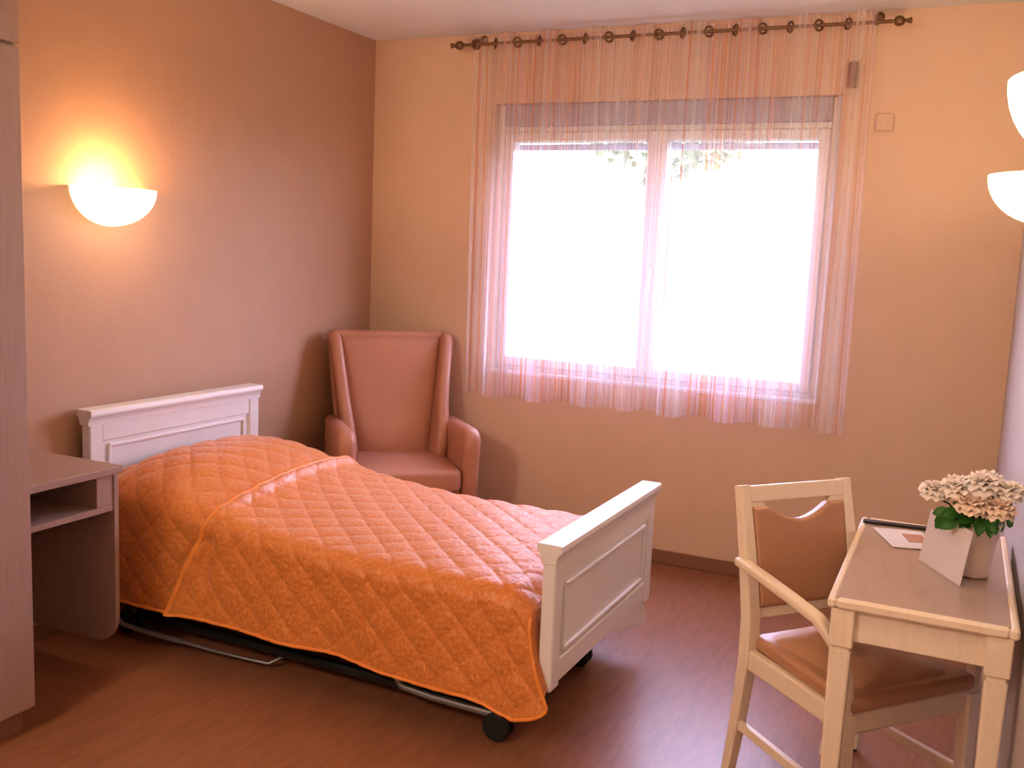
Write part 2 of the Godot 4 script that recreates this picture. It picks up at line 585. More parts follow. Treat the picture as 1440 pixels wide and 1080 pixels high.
func build_outside() -> void:
	var st := S()
	bb(st, Vector3(-60, -0.9, -90), Vector3(60, -0.7, -0.25), 0.0)
	var o := part("lawn", st, M.lawn_green, self)
	tag(o, "green lawn outside the bedroom window", "lawn", "", "structure")
	# tree of the garden, its lowest leaves just below the shutter
	var spots := [[Vector3(-0.70, -0.7, -8.0), 1.25, 4.42, "leafy garden tree washed out beyond the top of the window"]]
	for s in spots:
		var t := thing("garden_tree", s[3], "tree", s[0])
		st = S()
		tube(st, [Vector3(0, 0, 0), Vector3(0.05, 1.5, 0), Vector3(0, s[2] - 0.3, 0.05)], 0.09, 8)
		part("trunk", st, M.bark, t)
		st = S()
		for k in 2200:
			var d: Vector3 = Vector3(rng.randfn(), rng.randfn() * 0.7, rng.randfn()).normalized() * pow(rng.randf(), 0.4) * s[1]
			var c: Vector3 = Vector3(0, s[2], 0) + d
			var a := Vector3(rng.randfn(), rng.randfn(), rng.randfn()).normalized()
			var b := a.cross(Vector3(rng.randfn(), rng.randfn(), rng.randfn())).normalized()
			tri(st, c + a * 0.13, c + b * 0.07, c - b * 0.07, a.cross(b))
			tri(st, c - a * 0.13, c + b * 0.07, c - b * 0.07, a.cross(b))
		part("foliage", st, M.tree_leaf, t).set_meta("kind", "stuff")

# ------------------------------------------------------------------ curtains
const ROD_Y := 2.558
const ROD_Z := 0.105
func curtain_at(x0: float, x1: float, waves: float, ph: float, seed_: float, u: float, y: float) -> Vector3:
	var low := clampf((2.60 - y) / 1.8, 0.0, 1.0)
	var a := 0.030 + 0.012 * low
	var th := TAU * waves * u + ph
	var z := a * cos(th) + low * 0.010 * sin(th * 2.0 + seed_) + low * 0.008 * sin(th * 0.5 + seed_ * 2.0)
	var x := lerpf(x0, x1, u) + 0.012 * sin(2.0 * th) * (0.5 + low) + low * 0.012 * sin(th * 0.37 + seed_)
	return Vector3(x, y, ROD_Z + z)

func build_curtains() -> void:
	var r := thing("curtain_rod", "thin bronze curtain rod with ball ends above the window", "curtain rod", Vector3(1.62, ROD_Y, ROD_Z))
	var st := S()
	tube(st, [Vector3(-1.02, 0, 0), Vector3(1.03, 0, 0)], 0.008, 10)
	part("rod", st, M.bronze, r)
	for x in [-1.045, 1.055]:
		st = S()
		lathe(st, [Vector2(0, -0.024), Vector2(0.014, -0.020), Vector2(0.022, -0.008), Vector2(0.022, 0.008), Vector2(0.014, 0.020), Vector2(0, 0.024)], 16, Vector3(x, 0, 0), Basis(Vector3(0, 0, 1), PI / 2))
		lathe(st, [Vector2(0.010, -0.05), Vector2(0.014, -0.046), Vector2(0.010, -0.036), Vector2(0.006, -0.02)], 12, Vector3(x, 0, 0), Basis(Vector3(0, 0, 1), PI / 2 * signf(x)))
		part("finial", st, M.bronze, r)
	for x in [-0.96, 0.965]:
		st = S()
		tube(st, [Vector3(x, 0.004, 0.0), Vector3(x, 0.03, -0.03), Vector3(x, 0.045, -ROD_Z)], 0.006, 8)
		lathe(st, [Vector2(0, 0.008), Vector2(0.018, 0.008), Vector2(0.022, 0.0), Vector2(0.0, 0.0)], 16, Vector3(x, 0.045, -ROD_Z), Basis(Vector3(1, 0, 0), PI / 2))
		tube(st, [Vector3(x - 0.008, 0, 0), Vector3(x + 0.008, 0, 0)], 0.013, 12)
		part("bracket", st, M.bronze, r)
	var defs := [[0.66, 1.62, 0, "sheer striped pink curtain over the left window sash, beside the armchair"], [1.62, 2.59, 1, "sheer striped pink curtain over the right window sash, beside the wall sensor"]]
	for d in defs:
		var o := Vector3((d[0] + d[1]) / 2, 0.78, ROD_Z)
		var c := thing("sheer_curtain", d[3], "curtain", o, 0.0, "sheer curtains at the window")
		var ph := PI * 0.5
		var p := []
		var nu := 260
		for i in nu + 1:
			var row := []
			var u := float(i) / nu
			for j in 25:
				var v := float(j) / 24
				var top := 2.600 + 0.006 * cos(TAU * 4.0 * u + ph)
				var y := lerpf(top, 0.775 + 0.006 * sin(u * 23.0), v)
				row.append(curtain_at(d[0], d[1], 4.0, ph, 1.3 + d[2] * 2.1, u, y) - o)
			p.append(row)
		st = S()
		grid(st, p, Vector3(0, 0, 1))
		part("fabric", st, M["curtain_%d" % d[2]], c)
		# eyelets where the cloth crosses the rod
		for k in 8:
			var u := (k * 0.5 + 0.0) / 4.0
			if u < 0.01:
				u = 0.012
			var q := curtain_at(d[0], d[1], 4.0, ph, 1.3 + d[2] * 2.1, u, ROD_Y)
			var q2 := curtain_at(d[0], d[1], 4.0, ph, 1.3 + d[2] * 2.1, u + 0.003, ROD_Y)
			var t := (q2 - q).normalized()
			q.z = ROD_Z
			var ring := []
			for i in 20:
				var a := TAU * i / 20
				ring.append(q - o + (t * cos(a) + Vector3.UP * sin(a)) * 0.022)
			st = S()
			tube(st, ring, 0.0055, 8, true)
			part("eyelet", st, M.bronze, c)

# ------------------------------------------------------------------ wall lamps and small wall things
func sconce(at: Vector3, turn: float, label: String, power: float, tint: Color) -> void:
	# local: +x out of the wall, origin on the wall at rim height
	var s := thing("wall_sconce", label, "wall lamp", at, turn, "half bowl wall lamps")
	var rx := 0.165
	var ry := 0.145
	var rz := 0.185
	var p := []
	for shell in 2:
		var k := 1.0 - 0.05 * shell
		var rows := []
		for i in 33:
			var a := -PI / 2 + PI * i / 32
			var row := []
			for j in 13:
				var b := PI / 2 * j / 12
				if shell == 1:
					b = PI / 2 * (12 - j) / 12
				row.append(Vector3(0.002 + rx * k * cos(a) * cos(b), -ry * k * sin(b), rz * k * sin(a) * cos(b)))
			rows.append(row)
		if shell == 0:
			p = rows
		else:
			for i in 33:
				var joined: Array = rows[i]
				joined.append_array(p[i])
				rows[i] = joined
			p = rows
	var st := S()
	grid(st, p, Vector3(-1, 0, 0))
	part("glass_bowl", st, M.sconce_glass_lit, s)
	st = S()
	bb(st, Vector3(0.0, -0.09, -0.05), Vector3(0.012, 0.0, 0.05), 0.003)
	part("back_plate", st, M.window_white, s)
	st = S()
	cushion(st, Vector3(0.055, 0.004, 0.045), Vector3(0.035, 0.06, 0.035), 1.0, 1.0, Basis(), 16, 10)
	part("bulb", st, M.bulb_glow, s)
	var l := OmniLight3D.new()
	l.name = "sconce_light"
	l.light_color = tint
	l.light_energy = power
	l.light_size = 0.02
	l.omni_range = 8.0
	l.omni_attenuation = 2.0
	l.shadow_enabled = true
	s.add_child(l)
	l.position = Vector3(0.055, 0.012, 0.045)
	# what passes through the opal glass, set just in front of the bowl
	var g := OmniLight3D.new()
	g.name = "bowl_light"
	g.light_color = Color(1.0, 0.84, 0.66)
	g.light_energy = power * 0.5
	g.light_size = 0.10
	g.omni_range = 8.0
	g.omni_attenuation = 2.0
	g.shadow_enabled = true
	s.add_child(g)
	g.position = Vector3(rx + 0.12, -0.08, 0)

func build_ceiling_lamp() -> void:
	# flush opal lamp of the entrance end: it lights everything that faces away from the window
	var c := thing("ceiling_lamp", "round white opal ceiling lamp at the entrance end of the room", "ceiling lamp", Vector3(0.95, ROOM_H, 5.0))
	var st := S()
	lathe(st, [Vector2(0, -0.02), Vector2(0.20, -0.02), Vector2(0.20, 0.0), Vector2(0, 0.0)], 32)
	part("base", st, M.window_white, c)
	st = S()
	lathe(st, [Vector2(0, -0.085), Vector2(0.08, -0.080), Vector2(0.14, -0.065), Vector2(0.18, -0.040), Vector2(0.19, -0.021)], 32)
	part("opal_shade", st, M.sconce_glass_lit, c)
	var l := OmniLight3D.new()
	l.name = "ceiling_light"
	l.light_color = Color(1.0, 0.93, 0.84)
	l.light_energy = 1.05
	l.light_size = 0.18
	l.omni_range = 9.0
	l.omni_attenuation = 2.0
	l.shadow_enabled = true
	c.add_child(l)
	l.position = Vector3(0, -0.29, 0)

func build_wall_things() -> void:
	build_ceiling_lamp()
	sconce(Vector3(0, 1.70, 1.845), 0.0, "lit white half-bowl wall lamp on the taupe wall above the bed", 0.15, Color(1.0, 0.74, 0.46))
	sconce(Vector3(ROOM_W, 1.815, 1.30), PI, "white half-bowl wall lamp on the pale wall near the window corner", 0.17, Color(1.0, 0.82, 0.62))
	sconce(Vector3(ROOM_W, 1.815, 2.92), PI, "white half-bowl wall lamp on the pale wall past the writing table", 0.17, Color(1.0, 0.82, 0.62))
	var w := thing("wall_sensor", "small pale square wall sensor right of the curtains", "wall box", Vector3(2.645, 2.155, 0))
	var st := S()
	cbox(st, Vector3(0, 0, 0.010), Vector3(0.075, 0.075, 0.020), 0.005)
	part("housing", st, M.switch_white, w)
	st = S()
	cbox(st, Vector3(0, -0.005, 0.0215), Vector3(0.03, 0.03, 0.004), 0.001)
	part("button", st, M.switch_white, w)
	w = thing("shutter_switch", "small brown upright wall box behind the curtain's outer edge", "wall box", Vector3(2.497, 2.36, 0))
	st = S()
	cbox(st, Vector3(0, 0, 0.012), Vector3(0.045, 0.11, 0.024), 0.005)
	part("housing", st, M.switch_brown, w)
	st = S()
	cbox(st, Vector3(0, 0.01, 0.026), Vector3(0.02, 0.04, 0.006), 0.002)
	part("rocker", st, M.switch_brown, w)

# ------------------------------------------------------------------ bed
const BED_AT := Vector3(0.0, 0.0, 1.555)
const BED_TURN := -0.017
func end_board(b: Node3D, x0: float, top: float, bottom: float, head: bool) -> void:
	# framed panel across the bed: the board is 45 mm thick from x0, hw its half width
	var hw := 0.445
	var x1 := x0 + 0.045
	var xm := (x0 + x1) / 2
	var st: SurfaceTool
	var called := "headboard" if head else "footboard"
	st = S()
	bb(st, Vector3(x0 + 0.012, bottom + 0.02, -hw), Vector3(x1 - 0.012, top - 0.03, hw), 0.002)
	var board := part(called, st, M.white_lacquer, b)
	for s in [-1.0, 1.0]:
		st = S()
		bb(st, Vector3(x0, bottom - (0.0 if s > 0 else 0.0), s * hw - 0.032), Vector3(x1, top - 0.055, s * hw + 0.032), 0.005)
		part("post", st, M.white_lacquer, board)
	st = S()
	bb(st, Vector3(x0 + 0.004, top - 0.13, -hw + 0.03), Vector3(x1 - 0.004, top - 0.05, hw - 0.03), 0.004)
	part("top_rail", st, M.white_lacquer, board)
	st = S()
	bb(st, Vector3(x0 + 0.004, bottom + 0.01, -hw + 0.03), Vector3(x1 - 0.004, bottom + 0.085, hw - 0.03), 0.004)
	part("bottom_rail", st, M.white_lacquer, board)
	# cap with a cove below, profile across x
	var w := 0.040
	var prof := PackedVector2Array([Vector2(-0.024, -0.062), Vector2(0.024, -0.062), Vector2(0.026, -0.045), Vector2(0.032, -0.032), Vector2(w, -0.026), Vector2(w + 0.002, -0.018), Vector2(w, -0.004), Vector2(w - 0.006, 0.0), Vector2(-w + 0.006, 0.0), Vector2(-w, -0.004), Vector2(-w - 0.002, -0.018), Vector2(-w, -0.026), Vector2(-0.032, -0.032), Vector2(-0.026, -0.045)])
	st = S()
	rprism(st, prof, hw + 0.040, 0.003, 1, Transform3D(Basis(), Vector3(xm, top, 0)))
	part("cap_rail", st, M.white_lacquer, board)
	# raised moulding round the panel on both faces
	for fx in [-1.0, 1.0]:
		var x: float = xm + fx * 0.014
		var y0 := bottom + 0.105
		var y1 := top - 0.150
		var zz := hw - 0.065
		st = S()
		for q in [[Vector3(x, y0, -zz), Vector3(x, y0, zz)], [Vector3(x, y1, -zz), Vector3(x, y1, zz)], [Vector3(x, y0, -zz), Vector3(x, y1, -zz)], [Vector3(x, y0, zz), Vector3(x, y1, zz)]]:
			sweep(st, q, rrect(0.014, 0.016, 0.005, 3), [], Vector3(1, 0, 0))
		part("panel_moulding", st, M.white_lacquer, board)

func build_bed() -> void:
	var b := thing("care_bed", "white framed care bed on castors under an orange quilt", "bed", BED_AT, BED_TURN)
	end_board(b, 0.055, 0.866, 0.22, true)
	end_board(b, 1.985, 0.676, 0.215, false)
	var st := S()
	# flared foot below the far post of the footboard
	rprism(st, PackedVector2Array([Vector2(-0.01, 0.235), Vector2(-0.43, 0.235), Vector2(-0.458, 0.175), Vector2(-0.488, 0.135), Vector2(-0.480, 0.118), Vector2(-0.44, 0.118), Vector2(-0.30, 0.150), Vector2(-0.10, 0.205)]), 0.016, 0.006, 2, Transform3D(Basis(Vector3(0, 0, 1), Vector3(0, 1, 0), Vector3(-1, 0, 0)), Vector3(2.005, 0.0, 0.0)))
	part("flared_foot", st, M.white_lacquer, b)
	# lying surface and lift
	st = S()
	bb(st, Vector3(0.10, 0.30, -0.43), Vector3(1.985, 0.36, 0.43), 0.01)
	part("platform", st, M.black_steel, b)
	for z in [-0.25, 0.385]:
		st = S()
		bb(st, Vector3(0.22, 0.055, z - 0.016), Vector3(1.84, 0.085, z + 0.016), 0.006)
		part("chassis_rail", st, M.black_steel, b)
	st = S()
	tube(st, [Vector3(1.44, 0.115, 0.41), Vector3(1.48, 0.085, 0.425), Vector3(1.60, 0.078, 0.428), Vector3(1.82, 0.078, 0.428)], 0.014, 10)
	part("brake_bar", st, M.steel, b)
	for x in [0.26, 1.80]:
		st = S()
		bb(st, Vector3(x - 0.02, 0.085, -0.25), Vector3(x + 0.02, 0.115, 0.40), 0.006)
		part("cross_rail", st, M.black_steel, b)
	for q in [[0.45, 0.75], [1.55, 1.25]]:
		for z in [-0.2, 0.3]:
			st = S()
			bar(st, Vector3(q[0], 0.11, z), Vector3(q[1], 0.31, z), Vector2(0.03, 0.03), Vector2(0.03, 0.03))
			part("lift_arm", st, M.black_steel, b)
	st = S()
	bb(st, Vector3(0.70, 0.16, -0.06), Vector3(1.25, 0.26, 0.16), 0.02)
	part("lift_motor", st, M.black_steel, b)
	st = S()
	bb(st, Vector3(0.16, 0.10, 0.18), Vector3(0.50, 0.26, 0.40), 0.02)
	part("control_box", st, M.black_steel, b)
	st = S()
	tube(st, [Vector3(0.20, 0.09, 0.47), Vector3(0.26, 0.058, 0.475), Vector3(0.40, 0.050, 0.47), Vector3(0.54, 0.045, 0.46)], 0.010, 10)
	part("foot_bar", st, M.steel, b)
	st = S()
	tube(st, [Vector3(0.54, 0.045, 0.46), Vector3(0.66, 0.035, 0.445), Vector3(0.80, 0.025, 0.42), Vector3(0.90, 0.02, 0.40), Vector3(0.95, 0.05, 0.36), Vector3(0.97, 0.18, 0.2)], 0.006, 8)
	part("power_cable", st, M.steel, b)
	for q in [[1.85, 0.43], [1.86, -0.22], [0.24, 0.41], [0.24, -0.25]]:
		var c := S()
		var zc: float = q[1]
		cbox(c, Vector3(q[0], 0.098, zc), Vector3(0.05, 0.055, 0.036), 0.012)
		var caster := part("castor", c, M.black_steel, b)
		for s in [-1.0, 1.0]:
			st = S()
			lathe(st, [Vector2(0.0, -0.009), Vector2(0.040, -0.009), Vector2(0.046, -0.005), Vector2(0.046, 0.005), Vector2(0.040, 0.009), Vector2(0, 0.009)], 24, Vector3(q[0] - 0.01, 0.0465, zc + s * 0.018), Basis(Vector3(1, 0, 0), PI / 2))
			part("wheel", st, M.black_rubber, caster)

# ---- quilt
func smooth(a: float, b: float, x: float) -> float:
	var t := clampf((x - a) / (b - a), 0.0, 1.0)
	return t * t * (3.0 - 2.0 * t)

const QA := 0.478     # half width of the quilt over the mattress
const QR := 0.055     # radius where it turns down

func quilt_top(x: float, z: float, head: bool) -> float:
	var y := 0.492
	var w := clampf(absf(z) / 0.478, 0.0, 1.0)
	var px := 0.0
	if x < 0.36:
		px = smooth(-0.08, 0.28, x)
	else:
		px = 1.0 - smooth(0.36, 0.84, x)
	y += px * (0.100 * (1.0 - pow(w, 3.4)) + 0.03) + 0.055 * (1.0 - smooth(0.45, 1.30, x))
	y += 0.012 * (1.0 - w * w)
	if not head:
		y += 0.014
		y -= 0.05 * smooth(1.88, 1.965, x)
	return y

func quilt_hem(x: float, side: float, head: bool) -> float:
	if head:
		return 0.158 + 0.07 * smooth(0.48, 0.70, x)
	if side < 0.0:
		return 0.17
	return 0.178 - 0.02 * smooth(0.9, 1.5, x) - 0.036 * smooth(1.72, 1.93, x) + 0.006 * sin(x * 11.0)

# point of the quilt: x along the bed, s from -1 (far hem) to 1 (near hem)
func quilt_base(x: float, s: float, head: bool) -> Vector3:
	var flat := QA - QR
	var arc := QR * PI / 2
	var sd := signf(s)
	var edge := quilt_top(x, sd * QA, head)
	var drop := maxf(0.05, edge - QR - quilt_hem(x, sd, head))
	var total := flat + arc + drop
	var d := absf(s) * total
	var lift := 0.0 if head else 0.012
	if d <= flat:
		return Vector3(x, quilt_top(x, sd * d, head), sd * d)
	if d <= flat + arc:
		var a := (d - flat) / QR
		var zz := flat + (QR + lift) * sin(a)
		var yy := lerpf(quilt_top(x, sd * flat, head), edge, sin(a)) - QR * (1.0 - cos(a))
		return Vector3(x, yy, sd * zz)
	var h := d - flat - arc
	var t := h / drop
	var out := t * (0.012 + 0.010 * sin(x * 8.0 + 0.6) + 0.006 * sin(x * 19.0))
	if not head and sd > 0.0:
		out += 0.045 * t * (1.0 - smooth(0.48, 0.86, x)) - 0.022 * (1.0 - t) * smooth(0.0, 0.15, t) * exp(-pow((x - 0.70) / 0.028, 2.0))
		out += 0.03 * t * smooth(1.80, 1.97, x)
	return Vector3(x, edge - QR - h, sd * (QA + lift + out))

func quilt_x(u: float, s: float, head: bool) -> float:
	var t := clampf((absf(s) - 0.56) / 0.44, 0.0, 1.0)
	if head:
		return lerpf(0.13, 0.86, u)
	var x0 := 0.655 + 0.05 * s
	var x1 := 1.955
	if s > 0.0:
		x0 = 0.655 + 0.05 * minf(s / 0.56, 1.0) - 0.16 * pow(t, 1.0)
		var q := t / 0.8
		x1 = 1.955 + (0.085 * q * q if t < 0.8 else 0.085 - 0.11 * pow((t - 0.8) / 0.2, 2.0))
	return lerpf(x0, x1, u)

func quilt_point(u: float, s: float, head: bool) -> Vector3:
	var x := quilt_x(u, s, head)
	var p := quilt_base(x, s, head)
	var e := 0.01
	var px := quilt_base(x + e, s, head) - quilt_base(x - e, s, head)
	var ps := quilt_base(x, s + e, head) - quilt_base(x, s - e, head)
	var n := ps.cross(px).normalized()
	# diamonds stitched along two diagonals
	var arcl := s * (0.478 + 0.38)
	var d1 := (x + arcl) / 0.138
	var d2 := (x - arcl) / 0.138
	var puff := 0.009 * pow(absf(sin(PI * d1)) * absf(sin(PI * d2)), 0.38)
	var roll := 0.0
	if not head:
		roll = 0.016 * exp(-pow((u - 0.012) / 0.016, 2.0))
	return p + n * (puff + roll)

func build_quilt() -> void:
	var q := thing("quilted_bedspread", "orange diamond-quilted bedspread over the bed and its pillow", "bedspread", BED_AT, BED_TURN)
	for head in [true, false]:
		var nu := 110 if head else 190
		var nv := 220
		var p := []
		for i in nu + 1:
			var row := []
			for j in nv + 1:
				row.append(quilt_point(float(i) / nu, -1.0 + 2.0 * j / nv, head))
			p.append(row)
		# turn the foot end down behind the footboard
		var st := S()
		if not head:
			for k in 5:
				var row := []
				for j in nv + 1:
					var c: Vector3 = p[nu][j]
					var t := clampf((absf(-1.0 + 2.0 * j / nv) - 0.50) / 0.08, 0.0, 1.0)
					var sj := -1.0 + 2.0 * j / nv
					var fold := smooth(0.50, 0.60, absf(sj)) * (1.0 - smooth(0.80, 0.90, absf(sj)))
					row.append(c + Vector3(0.012 * (1.0 - t) * minf(1.0, (k + 1) / 2.0) + fold * 0.005, -0.03 * (k + 1) * (1.0 - t), -signf(sj) * fold * 0.022 * (k + 1)))
				p.append(row)
		grid(st, p, Vector3.UP)
		var cloth := part("pillow_cover" if head else "main_cover", st, M.quilt, q)
		cloth.set_meta("label", "orange quilting drawn over the pillow" if head else "orange quilting over the mattress")
		# corded hem
		var rim := []
		for i in range(0, nu + 1, 2):
			rim.append(p[i][nv])
		st = S()
		tube(st, rim, 0.006, 8)
		if not head:
			rim = []
			for j in range(0, nv + 1, 2):
				rim.append(p[0][j] + Vector3(0, -0.004, 0))
			tube(st, rim, 0.011, 8)
			rim = []
			for j in range(int(nv * 0.80), nv + 1, 2):
				rim.append(p[nu][j])
			tube(st, rim, 0.006, 8)
		part("hem_piping", st, M.quilt_piping, cloth)

# ------------------------------------------------------------------ armchair in the corner
func build_armchair() -> void:
	# local: +z is forward, x across
	var a := thing("wing_armchair", "tall terracotta leather wing armchair in the corner by the window", "armchair", Vector3(0.515, 0, 0.492), deg_to_rad(43.0))
	var L: Material = M.armchair_leather
	var st := S()
	rprism(st, rrect(0.52, 0.24, 0.02, 3), 0.26, 0.02, 3, Transform3D(Basis(), Vector3(0, 0.24, 0.0)), true)
	part("seat_base", st, L, a)
	st = S()
	cushion(st, Vector3(0, 0.405, 0.03), Vector3(0.53, 0.13, 0.56), 0.32, 0.22, Basis(), 56, 24)
	part("seat_cushion", st, L, a)
	# reclined back: slightly bellied front
	var tilt := deg_to_rad(7.5)
	var bs := Basis(Vector3(1, 0, 0), -tilt)
	st = S()
	var p := []
	var bh := 0.705
	for i in 41:
		var row := []
		var u := -1.0 + 2.0 * i / 40
		for j in 49:
			var v := float(j) / 48
			var edge := 1.0 - pow(absf(u), 8.0)
			var ve := (1.0 - pow(absf(2.0 * v - 1.0), 14.0))
			var z := 0.045 * sqrt(maxf(0.0, edge * ve)) + 0.030 * (1.0 - u * u) * exp(-pow((v - 0.22) / 0.22, 2.0))
			row.append(Vector3(0, 0.36, -0.215) + bs * Vector3(u * (0.200 + 0.078 * v), v * bh, z))
		p.append(row)
	grid(st, p, Vector3(0, 0, 1))
	part("back_cushion", st, L, a)
	st = S()
	rprism(st, PackedVector2Array([Vector2(-0.255, -0.20), Vector2(0.255, -0.20), Vector2(0.325, bh + 0.0), Vector2(0.315, bh + 0.018), Vector2(0.295, bh + 0.028), Vector2(-0.295, bh + 0.028), Vector2(-0.315, bh + 0.018), Vector2(-0.325, bh)]), 0.03, 0.022, 4, Transform3D(bs, Vector3(0, 0.36, -0.215) + bs * Vector3(0, 0, -0.03)), true)
	part("back_shell", st, L, a)
	# wings and arms: side outlines (z forward, y up) extruded across x
	for s in [-1.0, 1.0]:
		var wing := PackedVector2Array([Vector2(-0.25, 0.42), Vector2(-0.02, 0.42), Vector2(-0.035, 0.55), Vector2(-0.060, 0.63), Vector2(-0.105, 0.71), Vector2(-0.150, 0.81), Vector2(-0.185, 0.93), Vector2(-0.220, 1.04), Vector2(-0.26, 1.075), Vector2(-0.33, 1.08), Vector2(-0.35, 1.06)])
		st = S()
		var xf := Transform3D(Basis(Vector3(0, 0, 1), Vector3(s * 0.115, 1, 0), Vector3(-1, 0, 0)), Vector3(s * 0.174, 0, 0))
		rprism(st, wing, 0.031, 0.028, 5, xf, true)
		part("wing", st, L, a)
		var arm := PackedVector2Array([Vector2(-0.24, 0.12), Vector2(0.265, 0.12), Vector2(0.285, 0.40), Vector2(0.300, 0.56), Vector2(0.302, 0.61), Vector2(0.285, 0.645), Vector2(0.25, 0.66), Vector2(0.15, 0.66), Vector2(0.0, 0.655), Vector2(-0.24, 0.65)])
		st = S()
		xf = Transform3D(Basis(Vector3(0, 0, 1), Vector3(0, 1, 0), Vector3(-1, 0, 0)), Vector3(s * 0.305, 0, 0))
		rprism(st, arm, 0.042, 0.034, 6, xf, true)
		part("arm", st, L, a)
	for q in [[-0.28, -0.22], [0.28, -0.22], [-0.28, 0.22], [0.28, 0.22]]:
		st = S()
		bar(st, Vector3(q[0], 0.125, q[1]), Vector3(q[0], 0, q[1] * 1.06), Vector2(0.05, 0.05), Vector2(0.035, 0.035), Vector3(1, 0, 0))
		part("leg", st, M.skirting, a)

# ------------------------------------------------------------------ wardrobe and built-in desk on the left wall
func build_wardrobe() -> void:
	var w := thing("wardrobe", "tall pale grey laminate wardrobe against the taupe wall", "wardrobe", Vector3(0.0, 0, 3.30))
	var z0 := -0.62
	var z1 := 0.62
	var st := S()
	bb(st, Vector3(0.002, 0.07, z0), Vector3(0.555, 2.60, z1), 0.002)
	part("body", st, M.laminate, w)
	st = S()
	bb(st, Vector3(0.03, 0.0, z0 + 0.015), Vector3(0.535, 0.07, z1 - 0.015), 0.002)
	part("plinth", st, M.skirting, w)
	for k in 2:
		var a := z0 + 0.002 + k * 0.62
		var d := S()
		bb(d, Vector3(0.556, 0.085, a), Vector3(0.576, 2.030, a + 0.616), 0.002)
		var door := part("door", d, M.laminate, w)
		st = S()
		var hz := a + (0.57 if k == 0 else 0.05)
		tube(st, [Vector3(0.576, 0.98, hz), Vector3(0.604, 0.99, hz), Vector3(0.606, 1.05, hz), Vector3(0.604, 1.11, hz), Vector3(0.576, 1.12, hz)], 0.006, 8)
		part("handle", st, M.steel, door)
		d = S()
		bb(d, Vector3(0.556, 2.040, a), Vector3(0.576, 2.595, a + 0.616), 0.002)
		part("top_door", d, M.laminate, w)

func build_wall_desk() -> void:
	var d := thing("bedside_desk", "laminate wall desk with an open slot between wardrobe and bed", "desk", Vector3(0.0, 0, 2.45))
	var z0 := -0.21    # end by the bed
	var z1 := 0.225    # against the wardrobe
	var st := S()
	bb(st, Vector3(0.003, 0.716, z0 - 0.006), Vector3(0.475, 0.742, z1), 0.003)
	part("desk_top", st, M.laminate, d)
	st = S()
	bb(st, Vector3(0.003, 0.585, z0 + 0.021), Vector3(0.455, 0.605, z1 - 0.0), 0.002)
	part("shelf", st, M.laminate, d)
	st = S()
	bb(st, Vector3(0.003, 0.605, z0 + 0.021), Vector3(0.455, 0.716, z0 + 0.09), 0.002)
	part("slot_side", st, M.laminate, d)
	st = S()
	bb(st, Vector3(0.003, 0.605, z0 + 0.09), Vector3(0.021, 0.716, z1), 0.001)
	part("back_panel", st, M.laminate, d)
	# end panel with a rounded lower corner
	var poly := PackedVector2Array([Vector2(0.003, 0.10), Vector2(0.33, 0.10)])
	for i in 7:
		var t := -PI / 2 + PI / 2 * i / 6
		poly.append(Vector2(0.36 + 0.10 * cos(t), 0.20 + 0.10 * sin(t)))
	poly.append(Vector2(0.46, 0.715))
	poly.append(Vector2(0.003, 0.715))
	st = S()
	rprism(st, poly, 0.010, 0.002, 1, Transform3D(Basis(), Vector3(0, 0, z0 + 0.011)))
	part("end_panel", st, M.laminate, d)

